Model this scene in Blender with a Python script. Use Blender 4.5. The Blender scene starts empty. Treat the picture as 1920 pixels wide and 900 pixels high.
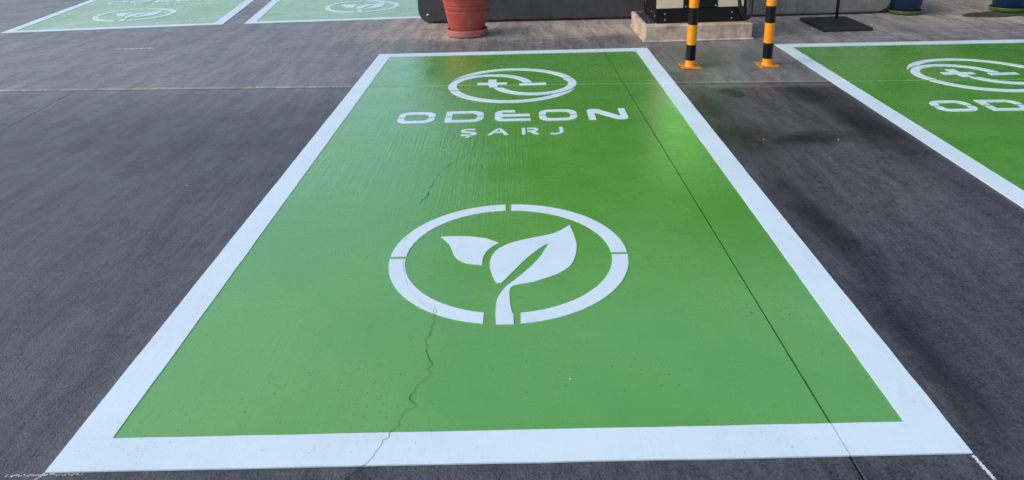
import bpy, bmesh, math, random
from mathutils import Vector, Matrix, noise as mnoise
from mathutils.geometry import tessellate_polygon
random.seed(7)
SC = bpy.context.scene
COL = SC.collection
R = math.radians

# ------------------------------------------------------------------ camera
cam_d = bpy.data.cameras.new('camera')
cam = bpy.data.objects.new('camera', cam_d); COL.objects.link(cam)
cr = Vector((0.99950366, 0.00534645, -0.03104607)); cu = Vector((0.02791688, 0.30633195, 0.95151531))
cf = Vector((-0.01459763, 0.95190974, -0.30603064))
m = Matrix((cr, cu, -cf)).transposed().to_4x4(); m.translation = (0.07079, -1.48775, 1.42633)
cam.matrix_world = m
cam_d.sensor_width = 36; cam_d.lens = 1343.71/1920*36; cam_d.shift_y = -235/1920
cam_d.clip_start = 0.05; cam_d.clip_end = 2000
SC.camera = cam

# ------------------------------------------------------------------ light
SUN_EL, SUN_ROT = R(42), R(-104)          # veiled sun, high to the left and a little behind
world = bpy.data.worlds.new('World'); SC.world = world; world.use_nodes = True
nt = world.node_tree
sky = nt.nodes.new('ShaderNodeTexSky'); sky.sky_type = 'NISHITA'; sky.sun_disc = False
sky.sun_elevation = SUN_EL; sky.sun_rotation = SUN_ROT
sky.air_density = 1.0; sky.dust_density = 3.0; sky.ozone_density = 1.4
nt.links.new(sky.outputs[0], nt.nodes['Background'].inputs[0])
nt.nodes['Background'].inputs[1].default_value = 0.15
sd = bpy.data.lights.new('sun', 'SUN'); sd.energy = 0.5; sd.angle = R(25); sd.color = (1, .95, .88)
so = bpy.data.objects.new('sun', sd); COL.objects.link(so)
sdir = Vector((math.sin(SUN_ROT)*math.cos(SUN_EL), math.cos(SUN_ROT)*math.cos(SUN_EL), math.sin(SUN_EL)))
so.rotation_euler = sdir.to_track_quat('Z', 'Y').to_euler(); so.location = sdir*30
SC.view_settings.view_transform = 'Standard'; SC.view_settings.look = 'None'
SC.view_settings.gamma = 1.0; SC.view_settings.exposure = 0.62; SC.view_settings.use_curve_mapping = False

# ------------------------------------------------------------------ helpers
def tag(o, label=None, cat=None, group=None, kind=None):
    for k, v in (('label', label), ('category', cat), ('group', group), ('kind', kind)):
        if v: o[k] = v
    return o
def obj(name, bm, mat=None, parent=None, loc=None, smooth=False):
    bmesh.ops.recalc_face_normals(bm, faces=bm.faces[:])
    me = bpy.data.meshes.new(name); bm.to_mesh(me); bm.free()
    if mat: me.materials.append(mat)
    if smooth:
        for p in me.polygons: p.use_smooth = True
    return mobj(name, me, parent, loc)
def mobj(name, me, parent=None, loc=None):
    o = bpy.data.objects.new(name, me); COL.objects.link(o)
    if parent: o.parent = parent
    if loc is not None: o.location = loc
    return o
def thing(name, loc, label, cat, group=None, rz=0.0):
    o = bpy.data.objects.new(name, None); COL.objects.link(o); o.location = loc; o.rotation_euler.z = rz
    o.empty_display_size = 0.1
    return tag(o, label, cat, group)
def box(bm, x0, x1, y0, y1, z0, z1, bev=0.0, seg=2):
    r = bmesh.ops.create_cube(bm, size=1.0)
    vs = r['verts']
    for v in vs:
        v.co = ((x0+x1)/2 + v.co.x*(x1-x0), (y0+y1)/2 + v.co.y*(y1-y0), (z0+z1)/2 + v.co.z*(z1-z0))
    if bev:
        es = list({e for v in vs for e in v.link_edges})
        bmesh.ops.bevel(bm, geom=es, offset=bev, segments=seg, affect='EDGES', profile=0.5)
def boxo(name, mat, parent, x0, x1, y0, y1, z0, z1, bev=0.0, seg=2):
    bm = bmesh.new(); box(bm, x0, x1, y0, y1, z0, z1, bev, seg)
    return obj(name, bm, mat, parent)
def lathe(prof, n=48):
    bm = bmesh.new(); rings = []
    for r, z in prof:
        rings.append([bm.verts.new((r*math.cos(2*math.pi*i/n), r*math.sin(2*math.pi*i/n), z)) for i in range(n)])
    for a, b in zip(rings, rings[1:]):
        for i in range(n): bm.faces.new((a[i], a[(i+1) % n], b[(i+1) % n], b[i]))
    bm.faces.new(rings[0][::-1]); bm.faces.new(rings[-1])
    return bm
def lathe_o(name, mat, parent, prof, n=48, loc=None, sharp=35):
    o = obj(name, lathe(prof, n), mat, parent, loc, True)
    o.data.set_sharp_from_angle(angle=R(sharp)); return o
def tube_o(name, mat, parent, pts, rad, n=12):
    bm = bmesh.new(); rings = []; pts = [Vector(p) for p in pts]
    up = Vector((0, 1, 0))
    for i, p in enumerate(pts):
        t = (pts[min(i+1, len(pts)-1)]-pts[max(i-1, 0)]).normalized()
        a = t.cross(up).normalized(); b = t.cross(a).normalized()
        rings.append([bm.verts.new(p+rad*(math.cos(2*math.pi*k/n)*a+math.sin(2*math.pi*k/n)*b)) for k in range(n)])
    for a, b in zip(rings, rings[1:]):
        for i in range(n): bm.faces.new((a[i], a[(i+1) % n], b[(i+1) % n], b[i]))
    bm.faces.new(rings[0][::-1]); bm.faces.new(rings[-1])
    return obj(name, bm, mat, parent, None, True)
def catmull(pts, sub=6, closed=False):
    out = []; n = len(pts); P = [Vector(p) for p in pts]
    for i in range(n if closed else n-1):
        g = (lambda k: P[k % n]) if closed else (lambda k: P[min(max(k, 0), n-1)])
        p0, p1, p2, p3 = g(i-1), g(i), g(i+1), g(i+2)
        for s in range(sub):
            t = s/sub
            out.append(0.5*((2*p1)+(p2-p0)*t+(2*p0-5*p1+4*p2-p3)*t*t+(3*p1-p0-3*p2+p3)*t**3))
    if not closed: out.append(P[-1])
    return out

# ------------------------------------------------------------------ materials
class NT:
    def __init__(s, name):
        s.m = bpy.data.materials.new(name); s.m.use_nodes = True; s.t = s.m.node_tree
        s.b = s.t.nodes['Principled BSDF']; s.pos = s.n('ShaderNodeNewGeometry').outputs['Position']
    def n(s, ty, **kw):
        x = s.t.nodes.new(ty)
        for k, v in kw.items(): setattr(x, k, v)
        return x
    def l(s, a, b): s.t.links.new(a, b)
    def put(s, sock, v):
        if isinstance(v, bpy.types.NodeSocket): s.l(v, sock)
        else: sock.default_value = v
    def mapv(s, vec, scale=(1, 1, 1), rot=0.0, loc=(0, 0, 0)):
        x = s.n('ShaderNodeMapping'); s.l(vec, x.inputs[0])
        x.inputs['Scale'].default_value = scale; x.inputs['Rotation'].default_value = (0, 0, rot); x.inputs['Location'].default_value = loc
        return x.outputs[0]
    def noise(s, vec, scale, detail=3, rough=.55, dist=0.0):
        x = s.n('ShaderNodeTexNoise'); s.l(vec, x.inputs['Vector'])
        x.inputs['Scale'].default_value = scale; x.inputs['Detail'].default_value = detail
        x.inputs['Roughness'].default_value = rough; x.inputs['Distortion'].default_value = dist
        return x.outputs[0]
    def voro(s, vec, scale, rand=1.0, dims='3D'):
        x = s.n('ShaderNodeTexVoronoi'); s.l(vec, x.inputs['Vector']); x.inputs['Scale'].default_value = scale
        x.inputs['Randomness'].default_value = rand; x.voronoi_dimensions = dims
        return x.outputs['Distance']
    def rng(s, v, a, b, c, d, smooth=True):
        x = s.n('ShaderNodeMapRange'); x.interpolation_type = 'SMOOTHSTEP' if smooth else 'LINEAR'; x.clamp = True
        s.put(x.inputs[0], v)
        for i, q in enumerate((a, b, c, d)): x.inputs[i+1].default_value = q
        return x.outputs[0]
    def math(s, op, a, b=0.0):
        x = s.n('ShaderNodeMath', operation=op); s.put(x.inputs[0], a); s.put(x.inputs[1], b); return x.outputs[0]
    def mix(s, f, a, b, mode='MIX'):
        x = s.n('ShaderNodeMix', data_type='RGBA', blend_type=mode); s.put(x.inputs[0], f)
        for sk, v in ((x.inputs[6], a), (x.inputs[7], b)):
            s.put(sk, v if isinstance(v, bpy.types.NodeSocket) else (*v, 1.0))
        return x.outputs[2]
    def grey(s, v):
        x = s.n('ShaderNodeCombineColor'); [s.l(v, x.inputs[i]) for i in range(3)]; return x.outputs[0]
    def xyz(s, vec):
        x = s.n('ShaderNodeSeparateXYZ'); s.l(vec, x.inputs[0]); return x.outputs
    def blob(s, c, r, ang=0.0, soft=.6, warp=.0, vec=None):
        """soft-edged elliptical patch at a place on the ground"""
        v = vec or s.pos
        x = s.n('ShaderNodeVectorMath', operation='SUBTRACT'); s.l(v, x.inputs[0]); x.inputs[1].default_value = (c[0], c[1], 0)
        mm = s.mapv(x.outputs[0], (1/r[0], 1/r[1], 0), 0.0)
        if ang:
            rr = s.n('ShaderNodeVectorRotate', rotation_type='Z_AXIS'); s.l(x.outputs[0], rr.inputs[0]); rr.inputs['Angle'].default_value = -ang
            mm = s.mapv(rr.outputs[0], (1/r[0], 1/r[1], 0))
        ln = s.n('ShaderNodeVectorMath', operation='LENGTH'); s.l(mm, ln.inputs[0])
        d = ln.outputs['Value']
        if warp: d = s.math('ADD', d, s.math('MULTIPLY', s.math('SUBTRACT', s.noise(s.pos, 3.2/min(r)*.35, 4), .5), warp))
        return s.rng(d, 1-soft, 1.0, 1.0, 0.0)
    def bump(s, h, strength, dist, normal=None):
        x = s.n('ShaderNodeBump'); s.l(h, x.inputs['Height']); x.inputs['Strength'].default_value = strength
        x.inputs['Distance'].default_value = dist
        if normal: s.l(normal, x.inputs['Normal'])
        return x.outputs[0]
    def fin(s, col, rough, normal=None, spec=.5, metal=0.0):
        s.put(s.b.inputs['Base Color'], col if isinstance(col, bpy.types.NodeSocket) else (*col, 1)); s.put(s.b.inputs['Roughness'], rough)
        s.b.inputs['Specular IOR Level'].default_value = spec; s.b.inputs['Metallic'].default_value = metal
        if normal: s.l(normal, s.b.inputs['Normal'])
        return s.m

def relief(s):
    """brush marks, trowel grain and pits shared by the slabs and the paint lying on them"""
    broom = s.noise(s.mapv(s.pos, (75, 1.3, 1), 0.0), 1.0, 4, .7)
    swirl = s.noise(s.mapv(s.pos, (1, 1, 1), 0, (3.1, 1.7, .37)), 42, 4, .6, 0.0)
    fine = s.noise(s.pos, 230, 3, .6)
    wav = s.noise(s.pos, 3.2, 2, .5)
    wob = s.n('ShaderNodeVectorMath', operation='ADD'); s.l(s.pos, wob.inputs[0])
    wn = s.n('ShaderNodeTexNoise'); s.l(s.pos, wn.inputs['Vector']); wn.inputs['Scale'].default_value = 110
    ws = s.n('ShaderNodeVectorMath', operation='SCALE'); s.l(wn.outputs['Color'], ws.inputs[0]); ws.inputs['Scale'].default_value = .007
    s.l(ws.outputs[0], wob.inputs[1])
    pit1 = s.rng(s.voro(wob.outputs[0], 8.5, 1, '2D'), .008, .028, 0, 1)
    pit2 = s.rng(s.voro(wob.outputs[0], 31, 1, '2D'), .03, .075, 0, 1)
    pm = s.noise(s.pos, 2.3, 3, .6)                                  # pits come in drifts
    pit = s.math('MINIMUM', s.math('MAXIMUM', pit1, s.rng(pm, .44, .52, 1, 0)), s.math('MAXIMUM', pit2, s.rng(pm, .53, .62, 1, 0)))
    return broom, swirl, fine, wav, pit

def mat_concrete():
    s = NT('dark_concrete'); x, y, z = s.xyz(s.pos)
    broom, swirl, fine, wav, pit = relief(s)
    drag = s.noise(s.mapv(s.pos, (8, 1.5, 1), R(-24)), 1.0, 7, .78, .5)      # trowel drags lying askew
    big = s.noise(s.pos, .55, 4, .6)
    mid = s.noise(s.pos, 2.6, 5, .62)
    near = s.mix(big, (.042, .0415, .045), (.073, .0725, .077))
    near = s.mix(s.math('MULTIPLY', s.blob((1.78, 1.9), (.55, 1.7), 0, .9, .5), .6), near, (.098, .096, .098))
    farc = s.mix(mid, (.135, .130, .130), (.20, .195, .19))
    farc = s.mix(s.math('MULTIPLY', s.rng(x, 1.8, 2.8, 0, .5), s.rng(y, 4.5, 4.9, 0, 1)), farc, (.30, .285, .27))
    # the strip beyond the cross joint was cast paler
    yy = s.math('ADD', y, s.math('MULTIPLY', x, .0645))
    col = s.mix(s.rng(yy, 3.655, 3.675, 0, 1), s.mix(s.math('MULTIPLY', s.rng(yy, 2.6, 3.66, 0, .5), s.rng(x, -1, .5, 1, .3)), near, farc), farc)  # near slab also lightens towards the joint at left, sky sheen painted in
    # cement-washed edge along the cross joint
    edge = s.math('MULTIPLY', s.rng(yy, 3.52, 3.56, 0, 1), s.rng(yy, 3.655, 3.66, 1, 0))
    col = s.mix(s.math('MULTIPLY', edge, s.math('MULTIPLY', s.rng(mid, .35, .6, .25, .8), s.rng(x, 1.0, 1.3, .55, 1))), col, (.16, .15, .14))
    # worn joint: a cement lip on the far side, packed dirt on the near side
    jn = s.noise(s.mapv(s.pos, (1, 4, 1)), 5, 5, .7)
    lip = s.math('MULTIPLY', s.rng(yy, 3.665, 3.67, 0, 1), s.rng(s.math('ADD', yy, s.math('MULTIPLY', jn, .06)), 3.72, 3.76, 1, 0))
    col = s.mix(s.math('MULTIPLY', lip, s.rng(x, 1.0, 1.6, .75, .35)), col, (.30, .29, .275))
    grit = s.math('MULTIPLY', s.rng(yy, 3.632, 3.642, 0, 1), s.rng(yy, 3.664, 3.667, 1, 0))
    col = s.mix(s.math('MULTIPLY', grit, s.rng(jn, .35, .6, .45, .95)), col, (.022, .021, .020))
    # bare beige apron by the barriers and the pots
    yb = s.math('ADD', y, s.math('MULTIPLY', s.math('SUBTRACT', s.noise(s.mapv(s.pos, (.7, 2.4, 1)), 1.6, 5, .7), .5), .55))
    apron = s.math('MULTIPLY', s.rng(yb, 5.20, 5.55, 0, 1), s.rng(x, -2.6, -.2, 0, 1))
    apc = s.mix(s.noise(s.mapv(s.pos, (1, 3, 1)), 3.1, 5, .65), (.25, .21, .17), (.48, .42, .355))
    col = s.mix(s.math('MULTIPLY', apron, .97), col, apc)
    # chalky scuffs in front of the barrier
    sc = s.rng(s.noise(s.mapv(s.pos, (2.0, 8, 1)), 2.0, 7, .8, .6), .50, .66, 0, .95)
    sc = s.math('MULTIPLY', sc, s.math('MAXIMUM', s.blob((.35, 5.25), (.85, .35), 0, .9), s.blob((4.4, 5.1), (2.9, .5), 0, .7)))
    col = s.mix(sc, col, (.46, .44, .42))
    # brown reflection painted into the ground between the bays and round the bollards
    brown = s.math('MAXIMUM', s.blob((1.5, 4.4), (.55, .75), 0, .9, .5), s.blob((1.28, 3.75), (.25, .5), 0, .9))
    col = s.mix(s.math('MULTIPLY', brown, .55), col, (.072, .058, .046))
    # damp patches between main bay and right bay, dark canopy reflection painted in
    wet_refl = None
    for c, r, a in (((1.33, 2.42), (.34, .42), .3), ((1.65, 2.35), (.5, .16), .1), ((2.12, 2.55), (.22, .85), .0), ((2.05, 3.2), (.24, .5), .1),
                    ((1.34, 1.35), (.13, .8), .05), ((1.30, .40), (.10, .6), 0), ((1.3, 3.0), (.14, .5), 0)):
        bb = s.blob(c, r, a, .95, .7); wet_refl = bb if wet_refl is None else s.math('MAXIMUM', wet_refl, bb)
    wet_refl = s.math('MAXIMUM', wet_refl, s.math('MULTIPLY', s.math('MULTIPLY', s.rng(x, 1.1, 1.6, 0, 1), s.rng(yy, 3.4, 3.6, 1, 0)), .02))
    wet_refl = s.math('MULTIPLY', wet_refl, s.rng(yy, 3.5, 3.66, 1, .25))
    col = s.mix(s.math('MULTIPLY', wet_refl, .93), col, (.014, .0125, .0115))
    # tyre-dark line beside the left border, round damp spot, puddle under the blue pot, rusty smear far left
    col = s.mix(s.math('MULTIPLY', s.blob((-1.28, 2.1), (.16, 2.6), 0, .9, .3), .35), col, (.05, .045, .043))
    spot = s.blob((1.53, 3.30), (.075, .125), .25, .18, .15)
    col = s.mix(s.math('MULTIPLY', spot, .95), col, (.018, .019, .015))
    pud = s.blob((4.98, 5.86), (.40, .17), .1, .15, .55)
    col = s.mix(s.math('MULTIPLY', pud, .92), col, (.050, .036, .022))
    rust = s.blob((-7.0, 8.9), (.9, .3), .2, .8, .6)
    col = s.mix(s.math('MULTIPLY', rust, .5), col, (.16, .10, .06))
    # grain
    g = s.math('ADD', s.rng(drag, .32, .70, .64, 1.28), s.math('ADD', s.rng(fine, .3, .7, -.2, .2, False), s.rng(swirl, .3, .7, -.14, .14)))
    g = s.math('ADD', g, s.rng(broom, .3, .7, -.12, .12))
    g = s.math('ADD', g, s.rng(s.noise(s.pos, 85, 5, .85), .36, .64, -.36, .36))
    agg = s.voro(s.pos, 170, 1, '2D'); g = s.math('ADD', g, s.rng(agg, .15, .75, .16, -.2))
    g = s.math('ADD', g, s.rng(s.noise(s.pos, 16, 6, .75), .35, .65, -.16, .16))
    g = s.math('MULTIPLY', g, s.rng(pit, 0, 1, .5, 1))
    col = s.mix(1.0, col, s.grey(g), 'MULTIPLY')
    flecks = s.rng(s.voro(s.pos, 9, 1, '2D'), .010, .020, 1, 0)
    col = s.mix(s.math('MULTIPLY', flecks, s.rng(mid, .52, .62, 0, .45)), col, (.32, .31, .30))
    h = s.math('ADD', s.math('MULTIPLY', drag, .9), s.math('ADD', s.math('MULTIPLY', swirl, .6), s.math('ADD', s.math('MULTIPLY', fine, .35), s.math('MULTIPLY', broom, .45))))
    h = s.math('ADD', h, s.math('ADD', s.math('MULTIPLY', pit, .6), s.math('MULTIPLY', agg, -.35)))
    ro = s.math('ADD', s.rng(mid, .3, .7, .34, .50), s.math('MULTIPLY', s.math('MAXIMUM', wet_refl, pud), -.16))
    ro = s.math('ADD', ro, s.math('MULTIPLY', apron, .22))
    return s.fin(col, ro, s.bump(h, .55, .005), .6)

def pm_(s): return s.noise(s.pos, 1.7, 3, .6)
def mat_green():
    s = NT('green_floor_paint'); x, y, z = s.xyz(s.pos)
    broom, swirl, fine, wav, pit = relief(s)
    big = s.noise(s.pos, 1.1, 4, .6)
    col = s.mix(s.rng(big, .3, .7, 0, 1), (.088, .318, .040), (.118, .362, .056))
    col = s.mix(s.math('MULTIPLY', s.rng(swirl, .55, .8, 0, .25), 1), col, (.075, .24, .03))
    tyre = s.math('MULTIPLY', s.rng(s.noise(s.mapv(s.pos, (5, .55, 1), R(4)), 1, 6, .75), .52, .74, 0, 1), s.rng(s.noise(s.pos, 30, 4, .8), .4, .6, .3, 1))
    col = s.mix(s.math('MULTIPLY', tyre, .16), col, (.07, .13, .05))
    col = s.mix(s.math('MULTIPLY', s.math('SUBTRACT', 1.0, pit), .8), col, (.015, .04, .010))
    rust = s.math('MAXIMUM', s.blob((-5.80, 8.15), (.22, .55), .35, .9, .8), s.blob((-1.55, 6.98), (.24, .1), 0, .8, .7))
    rust = s.math('MAXIMUM', rust, s.blob((-4.0, 8.9), (.4, .7), .35, .9, .8))
    col = s.mix(s.math('MULTIPLY', rust, .6), col, (.115, .135, .02))
    # hand-rolled paint lies rougher and more brushed on the left half
    left = s.math('MULTIPLY', s.rng(x, .0, .6, 1, .40), s.rng(y, .9, 2.1, .30, 1.9))
    coarse = s.noise(s.mapv(s.pos, (1.6, 1, 1)), 17, 4, .6)
    h = s.math('ADD', s.math('MULTIPLY', s.math('MULTIPLY', broom, left), s.rng(s.noise(s.pos, 1.1, 3), .35, .65, .5, 1.6)), s.math('ADD', s.math('MULTIPLY', swirl, .35), s.math('MULTIPLY', fine, .2)))
    h = s.math('ADD', h, s.math('ADD', s.math('ADD', s.math('MULTIPLY', wav, .8), s.math('MULTIPLY', coarse, s.rng(pm_(s), .4, .62, .15, .7))), s.math('MULTIPLY', pit, .9)))
    ro = s.rng(s.noise(s.pos, 2.6, 6, .75), .32, .68, .16, .38)
    s.b.inputs['Coat Weight'].default_value = .7; s.b.inputs['Coat Roughness'].default_value = .15
    nb = s.bump(h, .36, .0035); s.l(nb, s.b.inputs['Coat Normal'])
    return s.fin(col, ro, nb, .85)

def mat_white():
    s = NT('white_line_paint')
    broom, swirl, fine, wav, pit = relief(s)
    col = s.mix(s.rng(s.noise(s.pos, 2.4, 5, .65), .3, .75, 0, 1), (.605, .74, .80), (.55, .675, .73))
    col = s.mix(s.rng(s.noise(s.mapv(s.pos, (3, 1, 1)), 7, 7, .8), .54, .72, 0, .22), col, (.40, .43, .45))
    col = s.mix(s.math('MULTIPLY', s.math('SUBTRACT', 1.0, pit), .42), col, (.16, .16, .17))
    col = s.mix(s.rng(s.noise(s.mapv(s.pos, (40, 3, 1)), 1, 5, .7), .62, .8, 0, .16), col, (.45, .46, .48))
    h = s.math('ADD', s.math('MULTIPLY', broom, .5), s.math('ADD', s.math('MULTIPLY', swirl, .5), s.math('MULTIPLY', pit, .8)))
    return s.fin(col, s.rng(swirl, .3, .7, .38, .52), s.bump(h, .35, .003), .45)

def mat_plain(name, c, rough=.5, spec=.5, metal=0.0, var=.15, nscale=18, bump=.12, grime=None):
    s = NT(name)
    n1 = s.noise(s.pos, nscale, 5, .65); n2 = s.noise(s.pos, 160, 2, .5)
    col = s.mix(n1, tuple(a*(1-var) for a in c), tuple(min(1, a*(1+var)) for a in c))
    if grime: col = s.mix(s.rng(s.noise(s.pos, grime[1], 6, .72), grime[2], grime[2]+.14, 0, grime[3]), col, grime[0])
    return s.fin(col, s.rng(n1, .3, .7, rough*.85, min(1, rough*1.15)), s.bump(s.math('ADD', n1, s.math('MULTIPLY', n2, .4)), bump, .003), spec, metal)
def mat_emit(name, c, st):
    s = NT(name); s.b.inputs['Emission Color'].default_value = (*c, 1); s.b.inputs['Emission Strength'].default_value = st
    return s.fin(tuple(.3*a for a in c), .4)

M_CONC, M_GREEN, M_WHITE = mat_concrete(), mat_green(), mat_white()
M_SOIL = mat_plain('joint_dirt', (.018, .017, .015), .95, .2)
M_FIELD = mat_plain('yard_asphalt', (.06, .06, .064), .8, .3, var=.3, nscale=2)
M_CRACK = mat_plain('crack_shade', (.012, .02, .011), .95, .1)  # dark ribbon colour stands in for the shadowed crack cavity
M_CHALK = mat_plain('chalk', (.6, .6, .6), .9, .2)
M_SCRAPE = mat_plain('green_scrape', (.04, .058, .042), .7, .3, var=.4)
M_ORANGE = mat_plain('orange_paint', (.88, .30, .002), .30, .5, var=.05, nscale=9, bump=.03, grime=((.25, .12, .03), 30, .62, .35))
M_PLATE = mat_plain('dusty_orange_paint', (.62, .23, .02), .5, .35, var=.2, nscale=30, bump=.1, grime=((.22, .15, .09), 22, .48, .7))
M_TAPE = mat_plain('black_tape', (.006, .006, .007), .18, .25, var=.2, bump=.05)
M_RED = mat_plain('faded_red_plastic', (.42, .076, .053), .5, .4, var=.18, nscale=7, bump=.08, grime=((.38, .17, .13), 8, .53, .55))
M_REDS = mat_plain('faded_saucer', (.46, .17, .135), .6, .35, var=.2, nscale=14, bump=.12, grime=((.36, .22, .12), 14, .5, .8))
M_EARTH = mat_plain('potting_soil', (.035, .024, .016), .95, .1, var=.4, nscale=60, bump=.8)
M_BLUE = mat_plain('blue_plastic', (.0025, .021, .060), .32, .4, var=.2, nscale=6, bump=.05)
M_LIME = mat_plain('green_saucer', (.06, .125, .015), .45, .4, var=.2, nscale=14, grime=((.02, .03, .01), 12, .55, .6))
M_BLACK = mat_plain('black_powder_coat', (.007, .0065, .0065), .42, .28, var=.1, nscale=40, bump=.04)
M_CREAM = mat_plain('cream_panel', (.72, .60, .41), .35, .5, var=.05, nscale=3, bump=.02)
M_STEEL = mat_plain('dull_steel', (.34, .34, .35), .45, .5, .8, var=.2, nscale=40)
M_FOOT = mat_plain('grey_foot_plate', (.055, .062, .072), .45, .5, .3, var=.25, nscale=30, grime=((.02, .02, .02), 25, .58, .8))
M_RUBBER = mat_plain('cable_rubber', (.010, .010, .011), .45, .4, var=.1)
M_IRON = mat_plain('black_cast_iron', (.022, .021, .021), .6, .4, var=.25, nscale=50, bump=.2, grime=((.06, .05, .045), 30, .6, .5))
M_LED = mat_emit('green_led', (.02, 1.0, .12), 10.0)
M_LENS = mat_plain('green_lens', (.004, .075, .012), .2, .5)
M_SCREEN = mat_plain('screen_glass', (.012, .014, .016), .08, .5, var=.05)
def mat_block(name, c0, c1, chips, chipc=(.42, .40, .37)):
    s = NT(name); x, y, z = s.xyz(s.pos)
    n1 = s.noise(s.pos, 5, 6, .7); n2 = s.noise(s.pos, 70, 3, .6); st = s.noise(s.mapv(s.pos, (14, 14, .8)), 1, 4, .6)
    col = s.mix(s.rng(n1, .3, .7, 0, 1), c0, c1)
    col = s.mix(s.rng(st, .5, .75, 0, .35), col, tuple(a*.55 for a in c0))
    por = s.rng(s.voro(s.pos, 38), .06, .14, 1, 0)
    col = s.mix(s.math('MULTIPLY', por, s.rng(n1, .5, .6, 0, .6)), col, tuple(a*.4 for a in c0))
    ch = s.rng(s.noise(s.pos, 17, 5, .75, .4), chips, chips+.03, 0, .85)
    col = s.mix(ch, col, chipc)
    h = s.math('ADD', n1, s.math('MULTIPLY', n2, .35)); h = s.math('SUBTRACT', h, s.math('MULTIPLY', por, .4))
    return s.fin(col, .75, s.bump(h, .5, .012), .3)
M_BARDARK = mat_block('dark_painted_concrete', (.052, .054, .055), (.074, .076, .077), .78, (.2, .2, .19))
M_BARGREY = mat_block('raw_grey_concrete', (.18, .168, .148), (.31, .29, .255), .66)
M_PLINTH = mat_block('plinth_concrete', (.33, .25, .185), (.66, .54, .42), .60, (.22, .16, .10))
M_WALL = mat_plain('building_wall', (.10, .095, .09), .8, .3)
M_ROOF = mat_plain('canopy_soffit', (.07, .068, .066), .7, .3)

# ------------------------------------------------------------------ ground and slabs
def yT(x): return 3.663-.0645*x                       # cross joint
def xJ(y): return .888-.018*y                         # long joint through the main bay
bm = bmesh.new(); bmesh.ops.create_grid(bm, x_segments=1, y_segments=1, size=900)
ground = tag(obj('ground', bm, M_FIELD, None, (0, 0, -.03)), kind='structure')
GL, GT = .0030, .0065
nearc = [lambda y: -14.0, lambda y: -7.6-.078*y, lambda y: -3.1-.078*y, xJ, lambda y: 5.2-.018*y, lambda y: 14.0]
farc = [lambda y: -16.0, lambda y: -9.7-.04*y, lambda y: -5.31-.04*y, xJ, lambda y: 5.0-.018*y, lambda y: 14.0]
def corner(fx, fy):
    y = 3.6
    for _ in range(8): y = fy(fx(y))
    return fx(y), y
def slab(pts):
    bm = bmesh.new()
    vs = [bm.verts.new((*p, 0)) for p in pts]; f = bm.faces.new(vs)
    ex = bmesh.ops.extrude_face_region(bm, geom=[f])
    for g in ex['geom']:
        if isinstance(g, bmesh.types.BMVert): g.co.z = -.028
    top = [e for e in bm.edges if all(abs(v.co.z) < 1e-6 for v in e.verts)]
    bmesh.ops.bevel(bm, geom=top, offset=.002, segments=1, affect='EDGES')
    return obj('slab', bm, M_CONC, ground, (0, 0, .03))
for cols, ya, yb, s in ((nearc, lambda x: -7.0, yT, -1), (farc, yT, lambda x: 18.0, 1)):
    for a, b in zip(cols, cols[1:]):
        ga, gb = (GL if a is xJ else .0012), (GL if b is xJ else .0012)
        a2 = (lambda y, a=a, g=ga: a(y)+g); b2 = (lambda y, b=b, g=gb: b(y)-g)
        lo = (lambda x, f=ya: f(x)+GT); hi = (lambda x, f=yb: f(x)-GT)
        P = []
        for fx, fy in ((a2, lo), (b2, lo), (b2, hi), (a2, hi)):
            y = fy(0)
            for _ in range(8): y = fy(fx(y))
            P.append((fx(y), y))
        slab(P)

# ------------------------------------------------------------------ painted bays
ZG, ZW = .0025, .0050
def paint(name, polys, mat, parent, z, warp, base, grooves=True, gaps=()):
    """polys: outlines in the bay's own metres; laid as a 2 mm coat that follows the joints"""
    bm = bmesh.new()
    for pl in polys:
        q = [Vector((*warp(p[0], p[1]), z)) for p in pl]
        q = [p for i, p in enumerate(q) if (p-q[i-1]).length > 1e-5]
        vs = [bm.verts.new(p) for p in q]
        for tri in tessellate_polygon([q]):
            try: bm.faces.new([vs[i] for i in tri])
            except ValueError: pass
    for f in bm.faces: f.normal_update()
    bmesh.ops.reverse_faces(bm, faces=[f for f in bm.faces if f.normal.z < 0])
    if grooves:
        def cut(p, n, hw, mode, depth=.004):
            p = Vector((*p, 0)); n = Vector((*n, 0)).normalized()
            for off in ((-hw, hw) if mode == 'gap' else (-hw, 0, hw)):
                bmesh.ops.bisect_plane(bm, geom=bm.verts[:]+bm.edges[:]+bm.faces[:], plane_co=p+n*off, plane_no=n, dist=1e-6)
            if mode == 'gap':
                kill = [f for f in bm.faces if abs((f.calc_center_median()-p).dot(n)) < hw*.98 and all(abs((v.co-p).dot(n)) < hw*1.01 for v in f.verts)]
                bmesh.ops.delete(bm, geom=kill, context='FACES')
            else:
                for v in bm.verts:
                    if abs((v.co-p).dot(n)) < hw*.2: v.co.z -= depth
        cut((0, yT(0)), (.0645, 1), .009, 'v', .008)
        for (p, n, hw, mode) in gaps: cut(p, n, hw, mode)
    # a thin edge down to the slab
    be = [e for e in bm.edges if e.is_boundary]
    ex = bmesh.ops.extrude_edge_only(bm, edges=be)
    for g in ex['geom']:
        if isinstance(g, bmesh.types.BMVert): g.co.z = max(-.002, g.co.z-.0045)
    for v in bm.verts: v.co -= Vector(base)
    me = bpy.data.meshes.new(name); bm.to_mesh(me); bm.free(); me.materials.append(mat)
    return mobj(name, me, parent)

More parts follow.
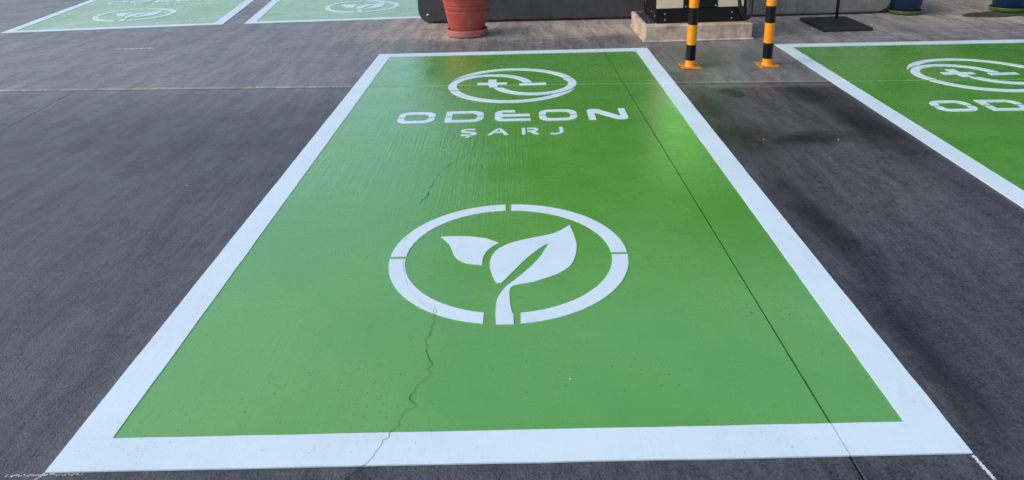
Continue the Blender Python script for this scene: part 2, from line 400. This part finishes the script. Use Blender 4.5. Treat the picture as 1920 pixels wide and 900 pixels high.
def arc(cx, cy, r, a0, a1, n): return [(cx+r*math.cos(a0+(a1-a0)*i/n), cy+r*math.sin(a0+(a1-a0)*i/n)) for i in range(n+1)]
def rrect(x0, y0, x1, y1, r):
    """outline, r = radius at (bottom-left, bottom-right, top-right, top-left)"""
    out = []
    for (cx, cy, a, rr) in ((x0, y0, 180, r[0]), (x1, y0, 270, r[1]), (x1, y1, 0, r[2]), (x0, y1, 90, r[3])):
        ox = cx+(rr if cx == x0 else -rr); oy = cy+(rr if cy == y0 else -rr)
        out += [(cx, cy)] if rr == 0 else arc(ox, oy, rr, R(a), R(a+90), 6)
    return out
def split_ring(x0, y0, x1, y1, ro, ri, tw, th, gap):
    """stencilled O or D: two U-shaped halves with a slit between them"""
    ym = (y0+y1)/2; o = rrect(x0, y0, x1, y1, ro); i = rrect(x0+tw, y0+th, x1-tw, y1-th, ri); res = []
    for s in (1, -1):
        yc = ym+s*gap/2
        oo = [p for p in o if (p[1]-yc)*s > 1e-6]; ii = [p for p in i if (p[1]-yc)*s > 1e-6]
        oo.sort(key=lambda p: math.atan2((p[1]-yc)*s, p[0]-(x0+x1)/2)); ii.sort(key=lambda p: math.atan2((p[1]-yc)*s, p[0]-(x0+x1)/2))
        res.append([(x1, yc)]+oo+[(x0, yc), (x0+tw, yc)]+ii[::-1]+[(x1-tw, yc)])
    return res
def stroke(pts, w0, w1=None):
    w1 = w1 or w0; P = [Vector(p) for p in pts]; L, Rr = [], []
    for i, p in enumerate(P):
        t = (P[min(i+1, len(P)-1)]-P[max(i-1, 0)]).normalized(); n = Vector((-t.y, t.x))
        w = w0+(w1-w0)*i/(len(P)-1); L.append(p+n*w/2); Rr.append(p-n*w/2)
    return [tuple(p) for p in L+Rr[::-1]]
def smooth_outline(pts, corners, sub=5):
    n = len(pts); cs = sorted(corners); out = []
    for k, c in enumerate(cs):
        d = cs[(k+1) % len(cs)]; d = d if d > c else d+n
        seg = [(*pts[j % n], 0) for j in range(c, d+1)]
        out += [(q.x, q.y) for q in catmull(seg, sub)[:-1]]
    return out
LEAF_S = [(-0.289, 1.260), (-0.250, 1.263), (-0.170, 1.258), (-0.101, 1.238), (-0.071, 1.219), (-0.040, 1.194), (-0.071, 1.159), (-0.092, 1.115), (-0.102, 1.064), (-0.102, 1.015), (-0.156, 1.028), (-0.192, 1.055), (-0.216, 1.091), (-0.233, 1.145), (-0.249, 1.196)]
LEAF_B = [(0.265, 1.344), (0.274, 1.273), (0.281, 1.187), (0.278, 1.132), (0.266, 1.062), (0.242, 0.996), (0.202, 0.946), (0.155, 0.913), (0.094, 0.881), (0.036, 0.865), (0.016, 0.851), (0.008, 0.829), (0.007, 0.786), (0.011, 0.724), (0.017, 0.678), (0.021, 0.674), (0.023, 0.612), (-0.037, 0.612), (-0.041, 0.677), (-0.039, 0.754), (-0.029, 0.799), (-0.012, 0.841), (0.008, 0.874), (0.065, 0.956), (0.119, 1.052), (0.147, 1.125), (0.167, 1.183), (0.133, 1.148), (0.077, 1.067), (0.024, 0.970), (-0.018, 0.890), (-0.030, 0.881), (-0.045, 0.888), (-0.062, 0.946), (-0.073, 1.016), (-0.067, 1.079), (-0.049, 1.131), (-0.021, 1.166), (0.023, 1.200), (0.102, 1.234), (0.171, 1.259), (0.218, 1.291)]
LEAF_S = smooth_outline(LEAF_S, [0, 5, 9]); LEAF_B = smooth_outline(LEAF_B, [0, 14, 15, 16, 17, 26])
def leaf_ring():
    c, Ro, Ri = (0.0, 1.09), .478, .414; out = []
    def ax(x, r): return math.acos(x/r)
    def ay(y, r): return math.asin((y-c[1])/r)
    segs = [(lambda r: ay(1.0945, r), lambda r: ax(.0095, r)),                              # top right
            (lambda r: ax(-.017, r), lambda r: math.pi-ay(1.0955, r)),                      # top left
            (lambda r: math.pi-ay(1.077, r), lambda r: 2*math.pi-ax(-.082, r)),             # bottom left
            (lambda r: 2*math.pi-ax(.047, r), lambda r: 2*math.pi+ay(1.076, r))]            # bottom right
    for a, b in segs: out.append(arc(*c, Ro, a(Ro), b(Ro), 28)+arc(*c, Ri, a(Ri), b(Ri), 28)[::-1])
    return out
def charge_emblem():
    C = Vector((.006, 3.683)); Ro, w, g, rs = .479, .062, .017, .315; out = []
    for k in (0, 1):
        rot = lambda p: p if k == 0 else (2*C.x-p[0], 2*C.y-p[1])
        S = Vector((C.x-(Ro-rs), C.y-.012))
        # crescent of the big ring, running out to a point where the small ring swings inwards
        top, bot = [], []
        hc = .155
        a0, a1, n = math.asin(hc/Ro), R(168), 60
        for i in range(n+1):
            a = a0+(a1-a0)*i/n; d = Vector((math.cos(a), math.sin(a))); ri = Ro-w
            q = C-S; bq = q.dot(d); disc = bq*bq-(q.dot(q)-(rs+g)**2)
            if disc > 0: ri = max(ri, -bq+math.sqrt(disc))
            if ri >= Ro-.0015: break
            top.append(C+d*Ro)
            if i == 0: b0 = math.asin(hc/(Ro-w)); bot.append(C+Vector((math.cos(b0), math.sin(b0)))*(Ro-w))
            elif a > b0: bot.append(C+d*ri)
        out.append([rot(tuple(p)) for p in top+bot[::-1]])
        # the small ring, from its slit on the far side over to the sign
        v0 = C.y-hc+.024-S.y; v1 = (3.722 if k == 0 else 2*C.y-3.592)-S.y
        sa = lambda r: (math.pi-math.asin(v0/r), math.asin(v1/r))
        out.append([rot(p) for p in arc(S.x, S.y, rs, *sa(rs), 44)+arc(S.x, S.y, rs-w, *sa(rs-w), 44)[::-1]])
    plus = [(-.258, 3.682), (-.172, 3.682), (-.160, 3.606), (-.100, 3.612), (-.112, 3.680), (-.034, 3.680), (-.034, 3.736), (-.114, 3.736), (-.116, 3.828), (-.180, 3.824), (-.176, 3.740), (-.258, 3.742)]
    minus = [(.057, 3.643), (.258, 3.650), (.258, 3.706), (.057, 3.699)]
    return out, plus, minus
def letters():
    h0, h1 = 2.808, 3.035; out = []
    out.append(split_ring(-.733, h0, -.492, h1, (.075,)*4, (.035,)*4, .044, .047, .020))
    out.append(split_ring(-.424, h0, -.176, h1, (0, .075, .075, 0), (0, .035, .035, 0), .044, .047, .020))
    e = [(.027, h1)]+arc(-.105+.07, h1-.07, .07, R(90), R(180), 6)+arc(-.105+.07, h0+.07, .07, R(180), R(270), 6)+[(.125, h0), (.125, h0+.046)]
    e += arc(-.04, 2.879, .025, R(270), R(90), 6)[:] if False else [(-.045, h0+.046), (-.060, h0+.058), (-.060, 2.885), (-.045, 2.900), (.122, 2.900), (.122, 2.950), (-.045, 2.950), (-.060, 2.962), (-.060, 2.978), (-.045, 2.990), (.027, 2.990)]
    out.append([e])
    out.append(split_ring(.181, h0-.008, .425, h1-.008, (.075,)*4, (.035,)*4, .044, .047, .020))
    y0, y1 = h0-.012, h1-.016
    out.append([[(.494, y0), (.494, y1-.035), (.503, y1-.012), (.520, y1), (.548, y1), (.570, y1-.008), (.700, y0+.062), (.700, y1), (.743, y1), (.743, y0+.03), (.735, y0+.008), (.718, y0), (.690, y0), (.668, y0+.010), (.538, y1-.068), (.538, y0)]])
    b, t = 2.552, 2.668; m_ = (b+t)/2
    S = catmull([(-.216, t-.010, 0), (-.262, t-.006, 0), (-.292, t-.026, 0), (-.280, t-.050, 0), (-.235, m_-.006, 0), (-.212, b+.030, 0), (-.230, b+.010, 0), (-.265, b+.006, 0), (-.298, b+.016, 0)], 5)
    ced = [(-.252, b+.004), (-.240, b+.004), (-.236, b-.014), (-.254, b-.038), (-.272, b-.036), (-.255, b-.014)]
    out.append([stroke([(p.x, p.y) for p in S], .021), ced])
    out.append([[(-.140, b), (-.116, b), (-.098, b+.038), (-.050, b+.038), (-.060, b+.056), (-.088, b+.056), (-.072, t-.022), (-.084, t-.004)],
                [(-.076, t), (-.056, t), (-.012, b-.002), (-.036, b-.002), (-.066, t-.024)]])
    Rl = catmull([(.100, t-.010, 0), (.135, t-.010, 0), (.157, t-.024, 0), (.155, t-.048, 0), (.132, t-.060, 0), (.100, t-.062, 0)], 5)
    out.append([[(.068, b), (.089, b), (.089, t), (.068, t)], stroke([(p.x, p.y) for p in Rl], .020), [(.118, b+.046), (.146, b+.046), (.172, b-.004), (.146, b-.004)]])
    J = catmull([(.306, t, 0), (.308, b+.040, 0), (.298, b+.012, 0), (.274, b-.002, 0), (.240, b+.004, 0)], 6)
    out.append([stroke([(p.x, p.y) for p in J], .022, .017)])
    return out
BW, BL = 2.4, 4.8
def jitter_line(a, b, n, amp):
    A, B = Vector(a), Vector(b); t = (B-A).normalized(); nn = Vector((-t.y, t.x))
    return [tuple(A+(B-A)*i/n + (nn*random.gauss(0, amp) if 0 < i < n else nn*0)) for i in range(n)]
def bay(fl, fr, br, bl, label, gaps=(), borders=.1155, detail=1.0, dx=0.0, dtext=0.0, dring=0.0):
    base = ((fl[0]+fr[0])/2, (fl[1]+fr[1])/2, 0)
    def warp(x, y):
        u, v = x/BW+.5, y/BL
        return tuple((1-u)*(1-v)*fl[i]+u*(1-v)*fr[i]+u*v*br[i]+(1-u)*v*bl[i] for i in (0, 1))
    root = thing('parking_bay', base, label, 'parking bay', 'painted charging bays')
    t = borders; hx = BW/2; amp = .0006*detail
    P = lambda name, polys, mat, z, gp=gaps: paint(name, polys, mat, root, z, warp, base, True, gp)
    inset = t*.6
    P('green_panel', [[(-hx+inset, inset), (hx-inset, inset), (hx-inset, BL-inset), (-hx+inset, BL-inset)]], M_GREEN, ZG)
    wg = [(p, n, .0013, mode) for (p, n, hw, mode) in gaps]
    jl = jitter_line
    front = jl((-hx, 0), (hx, 0), 24, amp)+[(hx, 0)]+jl((hx-t, t), (-hx+t, t), 22, amp)+[(-hx+t, t)]
    back = jl((-hx+t, BL-t), (hx-t, BL-t), 22, amp)+[(hx-t, BL-t)]+jl((hx, BL), (-hx, BL), 24, amp)+[(-hx, BL)]
    left = jl((-hx, 0), (-hx+t, t), 1, 0)+jl((-hx+t, t), (-hx+t, BL-t), 40, amp)+[(-hx+t, BL-t)]+jl((-hx, BL), (-hx, 0), 44, amp)
    right = jl((hx-t, t), (hx, 0), 1, 0)+jl((hx, 0), (hx, BL), 44, amp)+[(hx, BL)]+jl((hx-t, BL-t), (hx-t, t), 40, amp)
    # butt the mitres 1 mm apart so the coats never overlap
    for nm, pl in (('front', front), ('back', back), ('left', left), ('right', right)): P('border_line', [pl], M_WHITE, ZW, wg)
    sh = lambda pl: [(x+dx, y) for x, y in pl]
    lo = lambda pl: [(x, y+dring) for x, y in sh(pl)]
    for s in leaf_ring(): P('ring_segment', [lo(s)], M_WHITE, ZW)
    P('leaf', [lo(LEAF_S)], M_WHITE, ZW); P('leaf', [lo(LEAF_B)], M_WHITE, ZW)
    arcs, plus, minus = charge_emblem(); up = lambda pl: [(x, y+dtext) for x, y in pl]; arcs, plus, minus = [up(a) for a in arcs], up(plus), up(minus)
    for a in arcs: P('emblem_arc', [sh(a)], M_WHITE, ZW)
    P('plus_sign', [sh(plus)], M_WHITE, ZW); P('minus_sign', [sh(minus)], M_WHITE, ZW)
    for L in letters(): P('letter', [[(x, y+dtext) for x, y in sh(p)] for p in L], M_WHITE, ZW)
    return root
JG = ((xJ(0), 0), (1, .018), .0026, 'gap')
bay((-1.201, 0), (1.199, 0), (1.194, 4.770), (-1.204, 4.824), 'green charging bay with a cracked leaf emblem in front of the red flower pot', (JG,))
bay((2.235, -.03), (4.62, -.10), (4.70, 4.655), (2.319, 4.760), 'green charging bay in front of the sign stand and blue flower pots', dx=-.07)
JA = ((-5.31, 0), (1, .04), .004, 'v')
bay((-5.802, 6.467), (-3.327, 6.611), (-4.061, 11.354), (-6.578, 11.204), 'green charging bay with a rust-brown stain beside its white border', (JA,), dx=-.075, dtext=-.74, dring=-.10)
bay((-3.080, 6.614), (-0.68, 6.652), (-1.38, 11.40), (-3.78, 11.362), 'green charging bay running behind the rounded end of the dark barrier', dx=.095, dring=-.08)

# ------------------------------------------------------------------ cracks, chalk and scrapes lying on the ground
def crack(pts, wmin, wmax, z, name='crack', n=9, amp=.0045):
    P = []
    for a, b in zip(pts, pts[1:]):
        A, B = Vector(a), Vector(b); d = B-A; nn = Vector((-d.y, d.x)).normalized()
        k = max(2, int(d.length/.012))
        for i in range(k): P.append(A+d*i/k+nn*random.gauss(0, amp*.5))
    P.append(Vector(pts[-1])); bm = bmesh.new(); prev = None
    for i, p in enumerate(P):
        t = (P[min(i+1, len(P)-1)]-P[max(i-1, 0)]).normalized(); nn = Vector((-t.y, t.x))
        q = min(1, max(0, mnoise.noise(Vector((p.x*14, p.y*14, 3.1)))*.75+.5)); w = wmin+(wmax-wmin)*q**3*random.uniform(.4, 1.6)
        if i in (0, len(P)-1): w = .0002
        cur = (bm.verts.new((*(p+nn*w/2), z)), bm.verts.new((*(p-nn*w/2), z)))
        if prev: bm.faces.new((prev[0], prev[1], cur[1], cur[0]))
        prev = cur
    return obj(name, bm, M_CRACK, ground, (0, 0, .03))
CR = [(-0.265, 0.719), (-0.253, 0.653), (-0.257, 0.576), (-0.266, 0.518), (-0.253, 0.448), (-0.236, 0.394), (-0.240, 0.356), (-0.258, 0.327), (-0.273, 0.285), (-0.277, 0.255), (-0.265, 0.227), (-0.290, 0.189), (-0.301, 0.143), (-0.314, 0.113), (-0.329, 0.087), (-0.336, 0.061), (-0.347, 0.031), (-0.355, -0.001), (-0.372, -0.017), (-0.396, -0.037), (-.42, -.06), (-.50, -.12)]
crack(CR, .0009, .0034, .0058, amp=.0085)
crack([(-0.453, 1.454), (-0.452, 1.348), (-0.439, 1.225), (-0.414, 1.004), (-0.376, 0.865), (-0.312, 0.755), (-0.265, 0.719)], .0001, .0020, .0058)
crack([(-0.312, 0.755), (-.285, .748), (-.262, .735), (-.252, .70), (-.256, .66)], .0004, .002, .0058)
crack([(-0.208, 2.44), (-0.208, 2.369), (-0.222, 2.284)], .0008, .005, .0033)
crack([(-0.254, 2.228), (-0.313, 2.152), (-0.339, 2.054), (-0.369, 1.982), (-0.385, 1.877), (-0.393, 1.777)], .0002, .0034, .0033)
crack([(-0.398, 1.75), (-0.398, 1.707), (-0.433, 1.594)], .001, .006, .0033)
crack([(-.445, 3.70), (-.40, 3.78), (-.37, 3.86)], .001, .005, .0033)
crack([(.0, 3.42), (.012, 3.30), (-.01, 3.18)], .0006, .003, .0033)
crack([(-.43, 5.30), (-.40, 5.38), (-.36, 5.40)], .004, .012, .0006)
crack([(-.25, 5.75), (-.15, 5.95), (-.08, 6.15)], .002, .01, .0006)

def specks(name, mat, pts, spread, n, rmin, rmax, label, cat, z=.0012):
    """loose marks left on the slab: many small flat crumbs"""
    base = pts[0]; bm = bmesh.new()
    for _ in range(n):
        k = random.uniform(0, len(pts)-1.001); i = int(k); f = k-i
        x = pts[i][0]+(pts[i+1][0]-pts[i][0])*f+random.gauss(0, spread[0]); y = pts[i][1]+(pts[i+1][1]-pts[i][1])*f+random.gauss(0, spread[1])
        r = random.uniform(rmin, rmax); a0 = random.random()*6.3; kk = random.randint(4, 6)
        vs = []
        for j in range(kk):
            rr = r*random.uniform(.5, 1.2); a = a0+6.283*j/kk; vs.append(bm.verts.new((x-base[0]+rr*math.cos(a)*1.3, y-base[1]+rr*math.sin(a), 0)))
        f_ = bm.faces.new(vs); ex = bmesh.ops.extrude_face_region(bm, geom=[f_])
        for g in ex['geom']:
            if isinstance(g, bmesh.types.BMVert): g.co.z += random.uniform(.0006, .0014)
    return tag(obj(name, bm, mat, None, (base[0], base[1], z)), label, cat)
specks('chalk_mark', M_CHALK, [(1.198, -.006), (1.203, -.08)], (.0018, .002), 150, .0010, .0028, 'dashed white chalk line running on from the bay corner near the scraped green mark', 'chalk mark', .0006)
specks('chalk_mark', M_CHALK, [(-1.29, -.008), (-1.20, -.006), (-1.10, -.007)], (.01, .0022), 150, .0006, .0019, 'crumbled white chalk line along the front border corner opposite the scraped side', 'chalk mark', .0006)
specks('chalk_mark', M_CHALK, [(-1.205, -.008), (-1.215, -.03)], (.002, .002), 26, .0008, .002, 'short chalk tick crossing the crumbled chalk line at the bay corner', 'chalk mark', .0006)
specks('chalk_scrawl', M_CHALK, [(-3.92, 5.41), (-3.72, 5.40), (-3.55, 5.40)], (.02, .009), 110, .003, .009, 'faint white chalk scrawl alone on the pale slab before the far bays', 'chalk mark', .0006)
specks('green_scrape', M_SCRAPE, [(1.268, .27), (1.262, .17), (1.248, .07)], (.007, .025), 340, .0006, .0020, 'faint green paint scrape on dark concrete beside the white border', 'paint mark', .0006)
for i, (x, y, r, lab) in enumerate(((-1.667, 1.907, .004, 'tiny white stone chip on the dark slab left of the cracked bay'), (1.437, 2.353, .0035, 'tiny pale chip on the damp strip between two green bays'),
                           (1.845, 2.320, .0035, 'tiny pale chip on the dark strip close to the bay before the sign stand'), (-3.956, 5.213, .007, 'small white pebble on the pale slab near the chalk scrawl'),
                           (.193, .322, .0035, 'tiny white chip on green paint below the leaf emblem'))):
    bm = bmesh.new(); bmesh.ops.create_icosphere(bm, subdivisions=2, radius=r)
    for v in bm.verts: v.co *= random.uniform(.7, 1.15); v.co.z *= .55
    tag(obj('stone_chip', bm, M_CHALK, None, (x, y, (.0028 if i == 4 else .0)+r*.4)), lab, 'stone')

# ------------------------------------------------------------------ concrete barriers
def barrier(name, x0, x1, y, yaw, h, d, rl, rr, mat, label, gap=.0):
    """long precast block; its ends are rounded where they meet the ground"""
    root = thing(name, (x0, y, 0), label, 'barrier', 'concrete barriers', yaw); L = x1-x0
    pts = []
    def corner_(cx, cz, rx, rz, a): 
        if rx < .02: return [(cx, cz)]
        ox = cx+(rx if cx < L/2 else -rx); oz = cz+(rz if cz < h/2 else -rz)
        return [(ox+rx*math.cos(R(a+90*i/7)), oz+rz*math.sin(R(a+90*i/7))) for i in range(8)]
    pts += corner_(0, gap, rl, rl*1.25, 180)+corner_(L, gap, rr, rr*1.1, 270)+corner_(L, h, rr*.6, rr*.6, 0)+corner_(0, h, rl*.6, rl*.6, 90)
    bm = bmesh.new(); vs = [bm.verts.new((p[0], 0, p[1])) for p in pts]; f = bm.faces.new(vs)
    ex = bmesh.ops.extrude_face_region(bm, geom=[f])
    for g in ex['geom']:
        if isinstance(g, bmesh.types.BMVert): g.co.y += d
    es = [e for e in bm.edges if abs(e.verts[0].co.y-e.verts[1].co.y) < 1e-6]
    bmesh.ops.bevel(bm, geom=es, offset=.018, segments=3, affect='EDGES')
    bmesh.ops.triangulate(bm, faces=[f for f in bm.faces if len(f.verts) > 4])
    o = obj('block', bm, mat, root, None, True); o.data.set_sharp_from_angle(angle=R(40))
    boxo('packing_strip', M_SOIL, root, .25, L-.35, .05, d-.05, -.002, gap+.02)
    return root
b1 = barrier('concrete_barrier', -1.035, 1.70, 6.285, -.036, .85, .55, .115, 0, M_BARDARK, 'dark grey painted concrete barrier standing behind the red flower pot', .012)
b2 = barrier('concrete_barrier', 1.72, 4.02, 6.115, -.010, .85, .55, 0, .17, M_BARGREY, 'rough unpainted grey concrete barrier standing behind the black sign stand', .016)
# two wall fixings left in the dark block
for i, (x, z) in enumerate(((.105, .10), (.745, .155))):
    bm = bmesh.new(); bmesh.ops.create_uvsphere(bm, u_segments=12, v_segments=8, radius=.013)
    obj('fixing', bm, M_CHALK, b1, (x, -.004, z), True)

# ------------------------------------------------------------------ red flower pot
def pot(name, loc, prof, mat, sprof, smat, label, soil_r, soil_z, grp):
    root = thing(name, loc, label, 'flower pot', grp)
    lathe_o('saucer', smat, root, sprof, 56); lathe_o('pot_body', mat, root, prof, 64)
    lathe_o('soil', M_EARTH, root, [(soil_r, soil_z-.02), (soil_r, soil_z), (soil_r*.5, soil_z+.012), (.002, soil_z+.018)], 32)
    return root
rp = pot('flower_pot', (-.458, 5.605, 0), [(.140, .022), (.158, .024), (.164, .034), (.176, .085), (.181, .095), (.211, .248), (.2125, .254), (.2075, .258), (.2085, .265), (.2145, .271), (.2205, .300), (.2215, .305), (.2165, .309), (.2178, .316), (.224, .322), (.238, .400), (.262, .404), (.266, .412), (.270, .470), (.266, .478), (.252, .476), (.246, .44), (.236, .40)],
         M_RED, [(.150, .002), (.180, .004), (.191, .012), (.204, .066), (.203, .073), (.196, .073), (.190, .062), (.184, .022), (.160, .018)], M_REDS,
         'faded red plastic flower pot on a chipped saucer against the dark barrier', .236, .43, 'flower pots')
# a broken-out bit of the saucer wall, lying in it
bm = bmesh.new(); box(bm, -.03, .03, -.004, .004, 0, .03, .003)
ch = obj('broken_chip', bm, M_REDS, rp, (.10, -.176, .012)); ch.rotation_euler = (.35, .3, .5)
for (x, y, lab) in ((4.135, 6.075, 'dark blue flower pot on green saucer at the end of the grey barrier'), (5.215, 6.06, 'dark blue flower pot on green saucer with a wet stain spreading from it'), (5.70, 6.10, 'dark blue flower pot with no wet stain farthest from the grey barrier')):
    k = .163 if x < 5 else .178
    r = pot('flower_pot', (x, y, 0), [(.10, .02), (k*.76, .022), (k*.81, .03), (k*.83, .04), (k*1.03, .19), (k*1.13, .29), (k*1.25, .295), (k*1.27, .305), (k*1.27, .345), (k*1.22, .35), (k*1.15, .345), (k*1.1, .30)],
        M_BLUE, [(k*.78, .001), (k*.90, .003), (k*.97, .012), (k, .038), (k*.985, .044), (k*.95, .044), (k*.92, .036), (k*.86, .018)], M_LIME, lab, k*1.12, .318, 'flower pots')

# ------------------------------------------------------------------ sign stand
st = thing('sign_stand', (3.175, 5.53, 0), 'black stand with a square heavy base and thin pole before the grey barrier', 'sign stand', None, R(-.5))
boxo('base_plate', M_IRON, st, -.232, .232, -.305, .305, .001, .034, .005)
boxo('hand_slot', M_TAPE, st, -.105, -.005, .215, .245, .030, .0352)
lathe_o('pole_socket', M_IRON, st, [(.030, .030), (.030, .046), (.024, .052), (.018, .056)], 24, (.035, .06, 0))
tube_o('pole', M_IRON, st, [(.035, .06, .03), (.036, .06, .5), (.037, .06, 1.15)], .0145, 16)
lathe_o('cap', M_IRON, st, [(.0165, 1.148), (.0165, 1.165), (.008, 1.172)], 16, (.037, .06, 0))

# ------------------------------------------------------------------ bollards
def bollard():
    root = thing('bollard', (0, 0, 0), 'x', 'bollard', 'striped bollards guarding the charger')
    boxo('base_plate', M_PLATE, root, -.076, .076, -.088, .088, 0.001, .009, .002)
    lathe_o('foot', M_ORANGE, root, [(.046, .0085), (.0435, .012), (.040, .018), (.0385, .028), (.0380, .05)], 32)
    z = .05; bands = []
    lathe_o('pole', M_ORANGE, root, [(.0375, .03), (.0375, .93), (.034, .942), (.02, .95), (.004, .952)], 36)
    for z0, z1 in ((.058, .183), (.342, .474), (.635, .765)):
        lathe_o('black_band', M_TAPE, root, [(.0375, z0), (.0383, z0+.0008), (.0383, z1-.0008), (.0375, z1)], 36)
    for sx in (-1, 1):
        for sy in (-1, 1):
            lathe_o('anchor_bolt', M_PLATE, root, [(.0062, .0085), (.0062, .0125), (.005, .0135), (.002, .0138)], 8, (sx*.060, sy*.072, 0))
    return root
def copy_tree(o, parent=None):
    c = o.copy(); COL.objects.link(c); c.parent = parent
    for ch_ in [k for k in COL.objects if k.parent == o]: copy_tree(ch_, c)
    return c
p1 = bollard(); p1.location = (1.412, 4.062, 0); p1.rotation_euler = (0, R(1.2), R(1)); p1['label'] = 'black and orange striped bollard between the cracked bay and the charger'
p2 = copy_tree(p1); p2.location = (2.016, 4.045, 0); p2.rotation_euler = (0, R(-.2), R(3)); p2['label'] = 'black and orange striped bollard at the corner of the bay before the sign stand'

# ------------------------------------------------------------------ charger on its plinth
pl = thing('concrete_plinth', (1.215, 5.0, 0), 'low beige concrete plinth carrying the charging station', 'plinth')
bm = bmesh.new(); box(bm, 0, .985, .012, .83, -.002, .150, .010, 2)
bmesh.ops.subdivide_edges(bm, edges=[e for e in bm.edges if e.calc_length() > .1], cuts=12, use_grid_fill=True)
for v in bm.verts:
    q = mnoise.noise(v.co*9)*.006; v.co += Vector((q*.4, q, q*.25 if v.co.z > .02 else 0))
obj('block', bm, M_PLINTH, pl)
bm = bmesh.new(); box(bm, -.014, 1.0, -.006, .84, -.002, .014, .006, 1); obj('mortar_foot', bm, M_PLINTH, pl)

cx0, cx1, cy0, cy1, cz = 1.332, 2.168, 5.112, 5.78, .155
chg = thing('charging_station', ((cx0+cx1)/2, cy0, cz), 'black charging station with cream panels and green light strips on the plinth', 'charging station')
hw = (cx1-cx0)/2; d = cy1-cy0
boxo('foot_plate', M_FOOT, chg, -hw-.088, -hw-.002, .02, d-.02, -.0035, .004, .001)
boxo('skirt', M_BLACK, chg, -hw, hw, 0, d, 0, .128, .003)
boxo('cabinet', M_BLACK, chg, -hw, hw, .025, d, .130, 1.66, .006)
boxo('cap', M_BLACK, chg, -hw-.006, hw+.006, -.004, d+.006, 1.662, 1.70, .008)
xl0, xl1, xr0, xr1 = -hw+.006, -.168, .150, hw-.030
boxo('front_panel', M_CREAM, chg, xl0, xl1, .008, .0245, .134, 1.10, .003)
boxo('front_panel', M_CREAM, chg, xr0, xr1, .008, .0245, .134, 1.10, .003)
boxo('center_column', M_BLACK, chg, xl1+.016, xr0-.016, -.004, .0245, .134, 1.64, .004)
for x in (xl1+.0025, xr0-.0135): boxo('light_strip', M_LED, chg, x+.002, x+.009, .006, .0245, .248, 1.06, .002); boxo('strip_lens', M_LENS, chg, x+.001, x+.010, .008, .0245, .150, .2475, .002)
boxo('screen', M_SCREEN, chg, -.11, .09, -.009, -.0045, 1.18, 1.48, .002)
def bolt(loc, ax, p):
    o = lathe_o('bolt', M_STEEL, p, [(.0085, -.002), (.0085, .004), (.006, .006), (.002, .0065)], 10, loc)
    o.rotation_euler = (R(90), 0, 0) if ax == 'y' else (0, R(-90), 0) if ax == 'x' else (0, 0, 0)
for x in (-hw+.082, hw-.138):
    for z in (.030, .086): bolt((x, 0, z), 'y', chg)
for y, z in ((.05, .060), (.22, .075), (.56, .12)): bolt((-hw, y, z), 'x', chg)
for y in (.10, .58): bolt((-hw-.045, y, .004), 'z', chg)
for x in (xl1+.022, xr0-.022): bolt((x, -.004, .150), 'y', chg)
holster = boxo('plug_holster', M_BLACK, chg, hw-.16, hw-.06, -.06, .0075, .86, 1.02, .012)
cab = [(hw-.10, -.05, .90), (hw-.115, -.075, .70), (hw-.118, -.08, .45), (hw-.105, -.08, .24), (hw-.075, -.075, .105), (hw-.035, -.065, .050), (hw-.002, -.050, .035), (hw+.030, -.02, .07), (hw+.045, .02, .17), (hw+.052, .06, .35), (hw+.050, .10, .70), (hw+.035, .12, 1.0), (hw+.005, .14, 1.25), (hw-.03, .15, 1.3)]
tube_o('cable', M_RUBBER, chg, catmull(cab, 6), .0165, 12)
boxo('side_gland', M_BLACK, chg, hw-.002, hw+.03, .10, .18, 1.22, 1.34, .006)

# ------------------------------------------------------------------ the station building that shades the far side (seen only in the floor's gloss)
sb = thing('service_building', (6.5, 11.5, 0), 'dark service building with a deep flat canopy behind the barriers', 'building')
boxo('wall', M_WALL, sb, -7.6, 11.0, .4, .7, 0, 3.05)
boxo('canopy', M_ROOF, sb, -7.6, 11.0, -4.6, .9, 3.06, 3.55, .02)
for x in (-6.9, -1.2, 4.5, 10.2): boxo('column', M_WALL, sb, x-.16, x+.16, -4.3, -3.98, 0, 3.055, .01)
